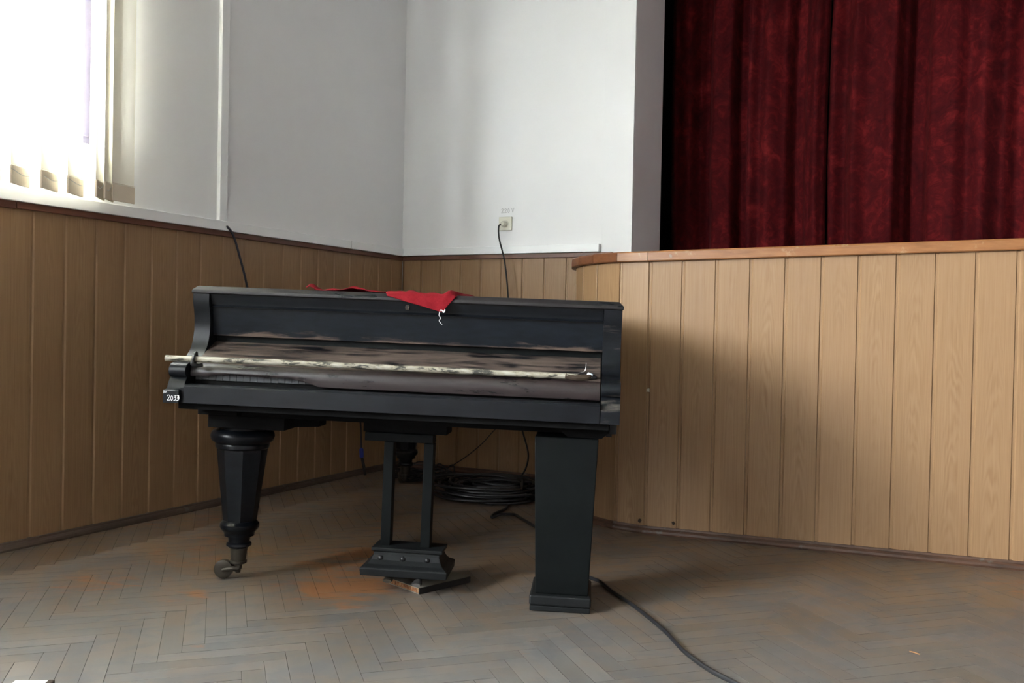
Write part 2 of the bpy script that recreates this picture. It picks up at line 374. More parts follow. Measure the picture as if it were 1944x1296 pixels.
# the ground outside
struct(MB().box(-60, WLX-TH-.02, -50, 50, -.6, -.4).build('ground_outside', EARTH))

# wainscot panels: one shared mesh
SEC = [(0, 0), (0, -.005), (.009, -.005), (.0145, -.010), (PW-.003, -.010), (PW-.0008, -.0075), (PW-.0008, 0)]
def panel_mesh(h, w=PW):
    s = w/PW; mb = MB().prism([(x*s, y) for x, y in SEC], 'z', 0, h)
    me = bpy.data.meshes.new('wall_panel'); me.from_pydata(mb.v, [], mb.f); me.update()
    bm = bmesh.new(); bm.from_mesh(me); bmesh.ops.recalc_face_normals(bm, faces=bm.faces); bm.to_mesh(me); bm.free()
    me.materials.append(PANEL); return me
pm = panel_mesh(HW)
def put_panel(parent, loc, rz, me=pm):
    o = bpy.data.objects.new('wall_panel', me); C.objects.link(o); o.parent = parent; o.location = loc; o.rotation_euler = (0, 0, rz); return o
a0 = YB-.1294                       # last groove on the left wall before the corner
y = a0
put_panel(wall_left, (WLX, a0, 0), R(90), panel_mesh(HW, .1294-.002))
for i in range(42):
    y = a0-PW*(i+1); put_panel(wall_left, (WLX, y, 0), R(90))
yend = y
b0 = XL+.2927
put_panel(wall_back, (b0-PW-.145, YW, 0), 0, panel_mesh(HW, .143)); put_panel(wall_back, (b0-PW, YW, 0), 0)
for i in range(8): put_panel(wall_back, (b0+PW*i, YW, 0), 0)

# trim strips and white cable trunking above the wainscot
def strip(name, x0, x1, y0, y1, z0, z1, mat, bev=.002): return struct(MB().box(x0, x1, y0, y1, z0, z1).build(name, mat, bevel=bev))
strip('trim_1', WLX-.002, XL+.014, 2.325, YB, HW-.002, 1.388, TRIM); strip('trim_9', WLX-.002, XL+.012, yend, 2.322, HW-.004, 1.390, TRIM)
strip('trim_2', XL, -1.946, YB-.014, YW, HW-.002, 1.388, TRIMX)
mb = MB().box(WLX, XL+.026, yend, 4.465, 1.388, 1.437); strip_o = struct(mb.build('trim_3', TRUNK, bevel=.003))
strip('trim_4', WLX, XL+.026, 4.4675, YB-.027, 1.388, 1.437, TRUNK, .003)
strip('trim_5', XL, -2.026, YB-.026, YW, 1.390, 1.438, TRUNK, .003)
strip('trim_6', WLX, XL+.014, 3.404, 3.455, 1.437, CEIL, TRUNK, .003)
# skirting: rounded profile
def sweep(path, prof, name, mat, parent=None, closed=False):
    """path: 2D points; prof: (offset outwards to the right-hand side, z)"""
    P = [Vector((*p[:2], 0)) for p in path]; zs = [p[2] if len(p) > 2 else 0 for p in path]; vs = []; fs = []; n = len(prof)
    for i, p in enumerate(P):
        d1 = (p-P[i-1]).normalized() if i else None; d2 = (P[i+1]-p).normalized() if i < len(P)-1 else None
        n1 = Vector((d1.y, -d1.x, 0)) if d1 else None; n2 = Vector((d2.y, -d2.x, 0)) if d2 else None
        if n1 and n2: nn = (n1+n2).normalized(); nn /= max(.3, nn.dot(n1))
        else: nn = n1 or n2
        for o, z in prof: q = p+nn*o; vs.append((q.x, q.y, z+zs[i]))
    for i in range(len(P)-1):
        for k in range(n): fs.append((i*n+k, i*n+(k+1) % n, (i+1)*n+(k+1) % n, (i+1)*n+k))
    fs.append(tuple(range(n))); fs.append(tuple(range((len(P)-1)*n, len(P)*n))[::-1])
    return mesh_obj(name, vs, fs, mat, parent)
SK = [(-.004, 0), (.020, 0), (.022, .008), (.020, .017), (.013, .024), (.009, .026), (.007, .034), (-.004, .036)]
struct(sweep([(XL, YR), (XL, YB)], SK, 'baseboard_left', SKIRTY))
struct(sweep([(XL, YB), (-1.95, YB)], SK, 'baseboard_back', SKIRT))

# ------------------------------------------------------------------ stage front
sd = Vector((math.cos(R(6.85)), math.sin(R(6.85))))
A = Vector((-1.362, 4.010))
left = [A.copy()]
for ang in (7, 24, 41, 54, 66, 78, 88, 90, 90):
    p = left[-1]; left.append(p+PW*Vector((-math.cos(R(ang)), math.sin(R(ang)))))
NR = 36
pts = left[::-1]+[A+sd*PW*(i+1) for i in range(NR)]
def rail_z(p): return 1.289+.0235*max(0., p.x+1.365)
wall_stage = struct(empty('wall_stage', (A.x, A.y, 0)))
core = MB()
poly = [(p.x, p.y) for p in pts]
inner = []
for i, p in enumerate(pts):
    d = (pts[min(i+1, len(pts)-1)]-pts[max(i-1, 0)]).normalized(); inner.append((p.x-d.y*.03, p.y+d.x*.03))
    core.v.append((p.x-d.y*.003, p.y+d.x*.003, 0)); core.v.append((p.x-d.y*.003, p.y+d.x*.003, rail_z(p)-.04)); core.v.append((p.x-d.y*.03, p.y+d.x*.03, 0)); core.v.append((p.x-d.y*.03, p.y+d.x*.03, rail_z(p)-.04))
for i in range(len(pts)-1):
    a, b = 4*i, 4*(i+1)
    core.f += [(a, b, b+1, a+1), (a+2, a+3, b+3, b+2), (a+1, b+1, b+3, a+3), (a, a+2, b+2, b)]
o = core.build('backing_board', JOINT, wall_stage); o.matrix_parent_inverse = Matrix.Translation((-A.x, -A.y, 0))
spm = {}
for i in range(len(pts)-1):
    p, q = pts[i], pts[i+1]; d = q-p; h = round(rail_z((p+q)/2)-.030, 3)
    if h not in spm: spm[h] = panel_mesh(h)
    put_panel(wall_stage, (p.x-A.x, p.y-A.y, .0), math.atan2(d.y, d.x), spm[h])
# rail: wooden planks following the front
nL = len(left)-1
RP = [(-.06, -.046), (.030, -.046), (.034, -.042), (.034, -.006), (.030, 0), (-.06, 0)]
def rp(i): p = pts[i]; return (p.x-A.x, p.y-A.y, rail_z(p))
for i in range(nL+1):
    if i < nL-1: mat = RAILD
    else: mat = RAIL
    seg = [rp(i), rp(i+1)] if i < nL else [rp(i), rp(len(pts)-1)]
    # mitre with neighbours: build through neighbours then keep this piece
    P0 = Vector(seg[0]); P1 = Vector(seg[1]); d = (P1-P0).normalized()*.0012
    full = [rp(j) for j in range(len(pts))]
    def mit(j):
        a = Vector(full[j][:2]); d1 = (a-Vector(full[j-1][:2])).normalized() if j else None; d2 = (Vector(full[j+1][:2])-a).normalized() if j < len(full)-1 else None
        n1 = Vector((d1.y, -d1.x)) if d1 else None; n2 = Vector((d2.y, -d2.x)) if d2 else None
        if n1 and n2: nn = (n1+n2).normalized(); return nn/max(.3, nn.dot(n1))
        return n1 or n2
    j0, j1 = i, (i+1 if i < nL else len(pts)-1)
    vs = []
    for (j, P, s) in ((j0, P0, 1), (j1, P1, -1)):
        nn = mit(j)
        for off, z in RP: vs.append((P.x+nn.x*off+s*d.x, P.y+nn.y*off+s*d.y, P.z+z))
    n = len(RP); fs = [(k, (k+1) % n, n+(k+1) % n, n+k) for k in range(n)]+[tuple(range(n)), tuple(range(n, 2*n))[::-1]]
    mesh_obj('rail_plank', vs, fs, mat, wall_stage)
SKs = [(o_*1.0+.008, z) for o_, z in SK]
sk = sweep([(p.x-A.x, p.y-A.y) for p in pts], SKs, 'skirting', SKIRT, wall_stage)
# small damage on the panelling: a screw cap and two chipped holes
def blob(name, mat, c, n, r, seed, parent, th=.004):
    rnd = random.Random(seed); n = Vector(n).normalized(); a = n.cross(Vector((0, 0, 1))).normalized(); b = Vector((0, 0, 1))
    ring = []; K = 11
    for k in range(K):
        q = 2*math.pi*k/K; rr = r*(.55+.6*rnd.random()); ring.append(Vector(c)+a*rr*math.cos(q)+b*rr*math.sin(q))
    vs = [p for p in ring]+[p*.5+Vector(c)*.5+n*th for p in ring]+[Vector(c)+n*th*1.1]
    fs = [(k, (k+1) % K, K+(k+1) % K, K+k) for k in range(K)]+[(K+k, K+(k+1) % K, 2*K) for k in range(K)]
    return mesh_obj(name, vs, fs, mat, parent)
nst = Vector((sd.y, -sd.x, 0))
def on_stage(s, z): q = sd*s; return Vector((q.x, q.y, z))+nst*.0105
blob('screw_cap', PLATE, on_stage(.006, .655)+nst*-.004, nst, .011, 3, wall_stage, .006)
blob('chipped_hole', RUST, on_stage(-.02+.0, .055), nst, .009, 5, wall_stage, .002); blob('chipped_hole', RUST, on_stage(.135, .058), nst, .010, 8, wall_stage, .002)
blob('paint_smear', m_plain('pale_scuff', (.30, .21, .15), .7), Vector((sd.x*.10, sd.y*.10, rail_z(A)-.022))+nst*.034, nst, .009, 12, wall_stage, .0006)
# stage floor and what closes the stage behind the curtain
sf = [(p.x-d_[0], p.y) for p, d_ in zip(pts, [(0, 0)]*len(pts))]
mb = MB(); poly = [(x, y_) for x, y_ in inner]+[(XR, inner[-1][1]), (XR, 9.0), (inner[0][0], 9.0)]
struct(mb.prism(poly, 'z', 1.18, 1.225).build('floor_stage', STAGEF))
struct(MB().box(-3.6, XR, 9.0, 9.2, -.1, CEIL).build('wall_backstage', BACKST)); struct(MB().box(-3.6, -3.4, YB+.52, 9.0, -.1, CEIL).build('wall_wing', BACKST))

# ------------------------------------------------------------------ parquet
PL, PWD = .398, .0605
S2 = math.sqrt(2)
X0, Y0 = -2.530, 2.253-(PWD+PL)/S2
def proj(p):
    d = Vector(p)-Vector((0, 0, EYE)); z = d.dot(fw)
    if z < .2: return None
    return (972+F_PX*d.dot(rt)/z, 648-F_PX*d.dot(up)/z, z)
def inside_room(x, y):
    if not (XL-.2 < x < XR and YR < y < YB+.2): return False
    # in front of the stage
    for i in range(len(pts)-1):
        pass
    return True
def in_front(x, y):
    if x > A.x: return (y-A.y) < (x-A.x)*math.tan(R(6.85))+.27
    for i in range(len(left)-1):
        p, q = left[i], left[i+1]      # going left/back
        if q.x <= x <= p.x and y > p.y+(q.y-p.y)*(p.x-x)/max(1e-6, p.x-q.x)+.27: return False
    return True
pieces = []
for n in range(-8, 16):
    for k in range(-110, 120):
        for typ in 'HV':
            if typ == 'H': a, b, da, db = k*PWD+n*PL, k*PWD-n*PL, PL, PWD
            else: a, b, da, db = k*PWD+PL+n*PL, k*PWD+PWD-PL-n*PL, PWD, PL
            ca, cb = a+da/2, b+db/2
            wx, wy = X0+(ca-cb)/S2, Y0+(ca+cb)/S2
            if inside_room(wx, wy) and in_front(wx, wy) and wy > -1.5 and wx < 3.5:
                pieces.append((wx, wy, R(45) if typ == 'H' else R(135)))
def corners(pc):
    x, y, a = pc; c, s = math.cos(a), math.sin(a)
    return [(x+c*u-s*v, y+s*u+c*v, 0) for u, v in ((-PL/2, -PWD/2), (PL/2, -PWD/2), (PL/2, PWD/2), (-PL/2, PWD/2))]
def area(pc):
    q = [proj(c) for c in corners(pc)]
    if any(v is None for v in q): return 0
    q = [(min(1944, max(0, v[0])), min(1296, max(0, v[1]))) for v in q]
    return abs(sum(q[i][0]*q[(i+1) % 4][1]-q[(i+1) % 4][0]*q[i][1] for i in range(4)))/2
pieces.sort(key=area, reverse=True)
def strip_geo():
    l, w, g, e = PL/2-.0004, PWD/2-.0004, .0, .0002
    v = [(sx*l, sy*w, -.014) for sx, sy in ((-1, -1), (1, -1), (1, 1), (-1, 1))]
    v += [(sx*l, sy*w, -.0004) for sx, sy in ((-1, -1), (1, -1), (1, 1), (-1, 1))]
    v += [(sx*(l-e), sy*(w-e), 0) for sx, sy in ((-1, -1), (1, -1), (1, 1), (-1, 1))]
    f = [(0, 3, 2, 1), (8, 9, 10, 11)]
    for b in (0, 4):
        for i in range(4): f.append((b+i, b+(i+1) % 4, b+4+(i+1) % 4, b+4+i))
    return v, f
sv, sf_ = strip_geo()
sm = bpy.data.meshes.new('parquet_strip'); sm.from_pydata(sv, [], sf_); sm.update(); sm.materials.append(PARQ); sm.materials.append(JOINT)
for i_, p_ in enumerate(sm.polygons): p_.material_index = 0 if i_ == 1 else 1
far = MB()
for i, pc in enumerate(pieces):
    dz = random.uniform(-.0002, .0002)
    if i < 300:
        o = bpy.data.objects.new('parquet_strip', sm); C.objects.link(o); o.parent = floor
        o.location = (pc[0], pc[1], dz); o.rotation_euler = (random.uniform(-.001, .001), 0, pc[2]+random.uniform(-.001, .001))
    else:
        M = Matrix.Translation((pc[0], pc[1], dz)) @ Matrix.Rotation(pc[2], 4, 'Z')
        far.add([M @ Vector(v) for v in sv], sf_)
fo = far.build('parquet_strips', PARQI, floor); fo['kind'] = 'stuff'; fo.data.materials.append(JOINT)
for i_, p_ in enumerate(fo.data.polygons): p_.material_index = 0 if p_.index % len(sf_) == 1 else 1
# plain boards in the part of the hall that the photograph does not reach
struct(MB().box(WLX, XR, YR, -1.6, -.003, -.0005).build('floor_hall', PARQI)); struct(MB().box(3.6, XR, -1.6, YB, -.003, -.0005).build('floor_aisle', PARQI))

# ------------------------------------------------------------------ windows
for wi, (a, b) in enumerate(WINS):
    w = struct(empty('window_%d' % (wi+1), (WLX-.14, (a+b)/2, WZ0)))
    W2, Hh = (b-a)/2, WZ1-WZ0; f = .055
    fr = MB().box(-.03, .03, -W2, W2, 0, f).box(-.03, .03, -W2, W2, Hh-f, Hh).box(-.03, .03, -W2, -W2+f, f, Hh-f).box(-.03, .03, W2-f, W2, f, Hh-f)
    fr.build('window_frame', FRAME, w, bevel=.004)
    cuts = [-W2+f, -W2+.80, .38 if wi == 0 else W2-.80, W2-f]
    cuts = [-W2+f, -W2/3, W2/3, W2-f] if wi else [-W2+f, -.34, .36, 1.0535, W2-f]
    for c in cuts[1:-1]: MB().box(-.028, .028, c-.016, c+.016, f, Hh-f).build('mullion', FRAME, w)
    tz = Hh*.62
    MB().box(-.028, .028, -W2+f, W2-f, tz-.025, tz+.025).build('transom', FRAME, w)
    for c0, c1 in zip(cuts, cuts[1:]):
        for z0, z1 in ((f, tz-.025), (tz+.025, Hh-f)):
            sash = MB(); s = .022
            y0, y1 = c0+.017, c1-.017
            MB().box(-.003, .003, y0, y1, z0+.002, z1-.002).build('pane', GLASS, w)

# ------------------------------------------------------------------ vertical blind
bx = XL+.085
blind = tag(empty('vertical_blind', (bx, 1.9, 1.44)), 'cream vertical slat blind hanging in the bright window above the wainscot', 'blind')
SW = .127
def slat_mesh(curve):
    z0, z1 = 0., 1.98; K = 6; vs = []; fs = []
    for zz in (z0, z1):
        for k in range(K+1):
            t = k/K-.5; vs.append((-curve*(1-4*t*t), t*SW, zz))
    n = K+1
    for k in range(K): fs.append((k, k+1, n+k+1, n+k))
    return vs, fs
vs, fs = slat_mesh(.004)
s0 = mesh_obj('slat', vs, fs, SLAT, blind, True)
wp = MB().prism([(-.0015, -SW/2), (.0055, -SW/2), (.0055, SW/2), (-.0015, SW/2)], 'z', 0, .070)
w0 = mesh_obj('weight_pocket', wp.v, wp.f, WEIGHT, s0)
st = MB().box(.0052, .0066, -SW/2, SW/2, .074, .0755); h0 = mesh_obj('hem_stitch', st.v, st.f, WEIGHT, s0)
slots = [(2.287-.1205*15+.1205*k, 27) for k in range(18)]
slots += [(2.645, 38), (2.690, 36), (2.765, 6)]
first = True
for (yc, ang) in slots:
    if first: s = s0; first = False
    else:
        s = copy_child(s0, blind); copy_child(w0, s); copy_child(h0, s)
    s.location = (random.uniform(-.004, .004), yc-1.9, random.uniform(-.003, .003)); s.rotation_euler = (0, 0, R(ang))
MB().box(-.02, .02, -1.62, .95, 1.98, 2.02).build('head_rail', TRUNK, blind)
ch = []
for side in (1, -1):
    for k in range(len(slots)-1):
        def edge(j):
            yc, ang = slots[j]; return Vector((side*math.sin(R(ang))*SW/2, yc-1.9-side*math.cos(R(ang))*SW/2, .058))
        p, q = edge(k), edge(k+1); m_ = (p+q)/2; m_.z -= .022
        mbc = MB().tube(catmull([p, m_, q], 6), .0012, 5); mbc.build('bead_chain', CHAIN, blind)

# ------------------------------------------------------------------ curtains
def curtain(name, label, xs, z0, z1, yb, seed, lean0=0.):
    rnd = random.Random(seed); vs = []; fs = []
    x0, x1 = xs[0][0], xs[-1][0]; n = int((x1-x0)/.007); rows = 36
    def prof(x):
        for (xa, ya), (xb, yb_) in zip(xs, xs[1:]):
            if xa <= x <= xb:
                t = (x-xa)/(xb-xa); t = t*t*(3-2*t); return ya+(yb_-ya)*t
        return xs[-1][1]
    ph = [rnd.uniform(0, 6.28) for _ in range(6)]
    for j in range(rows+1):
        t = j/rows; z = z0+(z1-z0)*t
        for i in range(n+1):
            x = x0+(x1-x0)*i/n
            yv = 1.45*prof(x)*(1-.12*t)+.003*math.sin(x*55+ph[0]+1.5*z)+.004*math.sin(z*9+x*14+ph[2])
            vs.append((x+.012*math.sin(z*1.7+2.+x)+lean0*(z-z0)*(1-i/n), yb+yv, z))
    for j in range(rows):
        for i in range(n): a = j*(n+1)+i; fs.append((a, a+1, a+n+2, a+n+1))
    o = mesh_obj(name, vs, fs, VELVET, None, True); m = o.modifiers.new('thick', 'SOLIDIFY'); m.thickness = .004
    return tag(o, label, 'curtain', 'stage curtains')
YC = 5.80
curtain('stage_curtain', 'dark red crushed velvet curtain ending beside the grey wall reveal', [(-1.875, .10), (-1.82, .03), (-1.72, -.01), (-1.66, .05), (-1.60, .04), (-1.53, -.06), (-1.44, -.05), (-1.40, .05), (-1.36, .06), (-1.315, -.05), (-1.26, -.02), (-1.20, -.06), (-1.11, -.02), (-1.05, .06), (-1.01, .05), (-.96, -.02), (-.92, -.05), (-.875, -.02), (-.864, .01)], 1.235, 3.8, YC, 3, .0)
xr = [(-.852, .02), (-.83, -.005), (-.76, .02), (-.70, -.06), (-.62, -.03), (-.55, -.04), (-.49, -.06), (-.44, .02), (-.39, .09), (-.33, .07), (-.28, -.01), (-.18, -.03), (-.10, .0), (-.02, -.04), (.08, .02), (.16, .06)]
x = .16
rr = random.Random(11)
while x < 3.9:
    x += rr.uniform(.07, .11); xr.append((x, rr.uniform(-.06, -.02) if len(xr) % 2 else rr.uniform(.02, .08)))
curtain('stage_curtain', 'wide dark red crushed velvet curtain meeting the shorter one at a dark seam', xr, 1.235, 3.8, YC+.012, 5)

# ------------------------------------------------------------------ piano
PYAW, PROLL = .3877, .0217
ex = Vector((math.cos(PYAW)*math.cos(PROLL), math.sin(PYAW)*math.cos(PROLL), -math.sin(PROLL)))
ev = Vector((-math.sin(PYAW), math.cos(PYAW), 0)); ez = ex.cross(ev)
PZ = .652                                            # piano-local height of the keyslip's lower edge
PO = Vector((-2.3273, 2.1713, .6574))-ez*PZ
piano = tag(empty('grand_piano', M=Matrix(((ex.x, ev.x, ez.x, PO.x), (ex.y, ev.y, ez.y, PO.y), (ex.z, ev.z, ez.z, PO.z), (0, 0, 0, 1)))),
            'old worn black grand piano with closed keyboard and one square replacement leg', 'piano')
WK, CT = 1.3611, .0628
PM = Matrix.Translation((0, 0, PZ))
class PB(MB):
    def build(s, name, mat, parent=piano, **k):
        s.v = [(a, b, c+PZ) for a, b, c in s.v]; return MB.build(s, name, mat, parent, **k)
def ploc(u, v, z): return PO+ex*u+ev*v+ez*(z+PZ)
# case: grand outline
def bez(p0, p1, p2, p3, n):
    return [((1-t)**3*p0[0]+3*(1-t)**2*t*p1[0]+3*(1-t)*t*t*p2[0]+t**3*p3[0], (1-t)**3*p0[1]+3*(1-t)**2*t*p1[1]+3*(1-t)*t*t*p2[1]+t**3*p3[1]) for t in [i/n for i in range(n+1)]]
def outline(v0, o=0.):
    l, r = -CT-o, WK+CT+o
    pl = [(l, v0), (r, v0)]+bez((r, .95), (r, 1.45), (.72+o, 1.35), (.62+o, 2.05), 16)
    pl += bez((.62+o, 2.05), (.57+o, 2.45+o), (.42, 2.58+o), (.22, 2.58+o), 8)[1:]+bez((.22, 2.58+o), (.05, 2.58+o), (l, 2.52+o), (l, 2.36), 8)[1:]
    return pl
PB().prism(outline(.285), 'z', .0, .365).build('case', EB)
lid = PB(); ol = outline(.179, .004); n = len(ol)
il = outline(.195, -.012)
lid.v = [(x, y, .3665) for x, y in ol]+[(x, y, .378) for x, y in ol]+[(x, y, .393) for x, y in il]
lid.f = [tuple(range(n))[::-1], tuple(range(2*n, 3*n))]+[(b*n+i, b*n+(i+1) % n, (b+1)*n+(i+1) % n, (b+1)*n+i) for b in (0, 1) for i in range(n)]
lid_o = lid.build('lid', EBL, bevel=.003)
# cheeks (S-shaped arms ending in a scroll)
CH = [(.0, 0), (.0, .043), (.010, .0445), (.014, .050), (.019, .062), (.028, .075), (.036, .083), (.028, .086), (.0215, .093), (.019, .103), (.0215, .114), (.030, .124), (.043, .130), (.062, .132),
      (.100, .135), (.128, .141), (.150, .150), (.170, .164), (.186, .183), (.197, .207), (.203, .235), (.204, .262), (.201, .288), (.195, .310), (.189, .326), (.186, .342), (.186, .3655), (.30, .3655), (.30, 0)]
PB().prism(CH, 'x', -CT, -.006).build('cheek', EBW, smooth=True); PB().prism(CH, 'x', WK+.002, WK+CT).build('cheek', EBR, smooth=True)
nb = PB().box(-CT, -.010, -.014, .002, .0, .0425).build('end_block', EB, bevel=.0012)
PB().box(-.010, .0, .0, .02, .0, .05).build('end_filler', EB)
# handwriting strokes, painted on the end block
def strokes(lines, origin, du, dv, wdt, h, name, mat, parent, nrm, th=.0006):
    mb = MB(); du = Vector(du); dv = Vector(dv); nrm = Vector(nrm); origin = Vector(origin)
    for ln in lines:
        for (x0, y0), (x1, y1) in zip(ln, ln[1:]):
            p = origin+du*x0*h+dv*y0*h; q = origin+du*x1*h+dv*y1*h; d = q-p
            if d.length < 1e-6: continue
            d.normalize(); s = nrm.cross(d)*wdt/2; p -= d*wdt*.35; q += d*wdt*.35
            a = [p-s, q-s, q+s, p+s]
            mb.add([v for v in a]+[v+nrm*th for v in a], [(0, 3, 2, 1), (4, 5, 6, 7), (0, 1, 5, 4), (1, 2, 6, 5), (2, 3, 7, 6), (3, 0, 4, 7)])
    return MB.build(mb, name, mat, parent)
D2 = [(.0, .8), (.15, 1), (.42, .98), (.5, .75), (.3, .42), (.02, .02), (.55, .06)]
D0 = [(.25, 1.), (.07, .8), (.03, .5), (.07, .2), (.25, .0), (.43, .2), (.47, .5), (.43, .8), (.25, 1.)]
D3 = [(.08, .95), (.45, .95), (.22, .62), (.46, .5), (.42, .15), (.05, .0)]
def sh(g, dx, dy=0., s=1.): return [(x*s+dx, y*s+dy) for x, y in g]
num = [sh(D2, 0), sh(D0, .66, 0, .9), sh(D3, 1.22), sh(D3, 1.78, .02, 1.), [(2.0, .45), (2.3, .62)], [(2.22, .95), (2.30, .35)]]
strokes(num, (-.048, -.0142, PZ+.008), (1, 0, 0), (0, 0, 1), .0019, .0175, 'painted_number', CHALK, nb, (0, -1, 0))
sq = [[(0, 0), (.1, .9), (.35, .1), (.45, .95)], [(.6, .3), (.75, .8), (.9, .35), (.7, .2), (.6, .35)], [(1.0, .4), (1.15, .9), (1.3, .3)], [(-.1, 1.15), (.6, 1.2), (4.6, 1.05)]]
strokes(sq, (-.061, -.0142, PZ+.0305), (1, 0, 0), (0, 0, 1), .0008, .0085, 'painted_mark', CHALK, nb, (0, -1, 0))
# keyslip, keybed, front board, nameboard, fallboard
PB().prism([(0, 0), (0, .055), (.004, .0605), (.012, .062), (.055, .062), (.055, 0)], 'x', 0, WK).build('keyslip', EB, bevel=.001)
PB().box(-.03, WK+.03, .03, .90, -.022, 0).build('keybed', EBU)
fb = PB().prism([(.196, .366), (.199, .352), (.205, .340), (.207, .330), (.200, .322), (.228, .322), (.228, .366)], 'x', -.004, WK).build('lock_rail', EB, smooth=True)
MB().prism([(.686, PZ+.3385), (.697, PZ+.3385), (.699, PZ+.349), (.695, PZ+.356), (.688, PZ+.356), (.684, PZ+.349)], 'y', .1985, .2040).build('keyhole_plate', RUST, fb)
MB().box(.6895, .6940, .1975, .2, PZ+.342, PZ+.354).build('keyhole', RUBBER, fb)
PB().prism([(.216, .324), (.236, .222), (.243, .222), (.228, .324)], 'x', -.006, WK+.002).build('nameboard', EBP)
PB().box(-.004, WK, .262, .29, .0, .366).build('inner_board', BLKP)
lipk = [(-.03, .086), (.03, .087), (.055, .0886), (.11, .0965), (.17, .097), (.22, .094), (.29, .094), (.34, .092), (.385, .085), (.41, .077), (.435, .070), (.5, .069), (1.5, .070)]
def lip(u):
    for (a, za), (b, zb) in zip(lipk, lipk[1:]):
        if a <= u <= b: return za+(zb-za)*(u-a)/(b-a)
    return .07
fbv = PB(); us = [-.004+i*(WK+.002)/110 for i in range(111)]
PR = [(.262, .196), (.258, .200), (.252, .200), (.20, .178), (.15, .155), (.105, .137), (.080, .1295), (.066, .1235), (.058, .114), (.0545, .102), (.0545, None, .55), (.057, None, 0.), (.066, None, .1), (.075, .112), (.11, .122), (.262, .185)]
for u in us:
    lz = lip(u)+.0012*math.sin(u*97)*(1 if .03 < u < .43 else 0)
    for p in PR:
        z = p[1] if p[1] is not None else lz+(.102-lz)*p[2]
        fbv.v.append((u, p[0], z))
n = len(PR)
for i in range(len(us)-1):
    for k in range(n): fbv.f.append((i*n+k, i*n+(k+1) % n, (i+1)*n+(k+1) % n, (i+1)*n+k))
fbv.f += [tuple(range(n)), tuple(range((len(us)-1)*n, len(us)*n))[::-1]]
fall = fbv.build('fallboard', EBF, smooth=True)
fall.data.materials.append(EBN)
for p in fall.data.polygons:
    if len(p.vertices) == 4 and p.center.y < .0835: p.material_index = 1
# keys: only those behind the broken lip of the fallboard can be seen
k0 = MB().box(0, .0228, 0, .14, 0, .020); k0 = MB.build(k0, 'piano_key', KEY, piano, bevel=.0008); k0.location = (.004, .078, PZ+.074)
for i in range(1, 24): copy_child(k0, piano, (.004+.0238*i, .078, PZ+.074+random.uniform(-.001, .001)))
PB().box(.0, WK, .085, .25, .0, .074).build('key_frame', EBU)

# underside: beams and leg blocks
PB().box(.03, WK-.03, .20, .26, -.056, -.022).build('cross_beam', EBU)
PB().box(.0, .275, .20, .45, -.100, -.056).build('leg_block', EBU, bevel=.002)
PB().box(-.02, .12, .16, .26, -.052, -.022).build('leg_block', EBU)
PB().prism([(.27, .30), (.35, .36), (.35, .45), (.27, .45)], 'z', -.098, -.070).build('leg_block', EBU)
PB().box(.53, .83, .30, .42, -.098, -.022).build('lyre_block', EBU, bevel=.002)
PB().prism([(1.225, .11), (1.25, -.0), (1.25, .11)], 'z', -.055, -.022) 
pl = PB().prism([(1.225, -.022), (1.395, -.022), (1.395, -.040), (1.372, -.060), (1.262, -.060), (1.225, -.034)], 'y', .12, .42); pl.build('leg_block', EBU)
PB().box(1.397, 1.42, .14, .40, -.045, 0).build('case_moulding', EB); PB().box(1.385, 1.405, .15, .40, -.056, -.045).build('case_moulding', EB)
PB().box(1.155, 1.187, .095, .14, -.0275, -.018).build('wood_shim', RAW)
for v in (1.0, 1.7): PB().box(.1, .8 if v > 1.2 else 1.2, v, v+.08, -.06, 0).build('cross_beam', EBU)

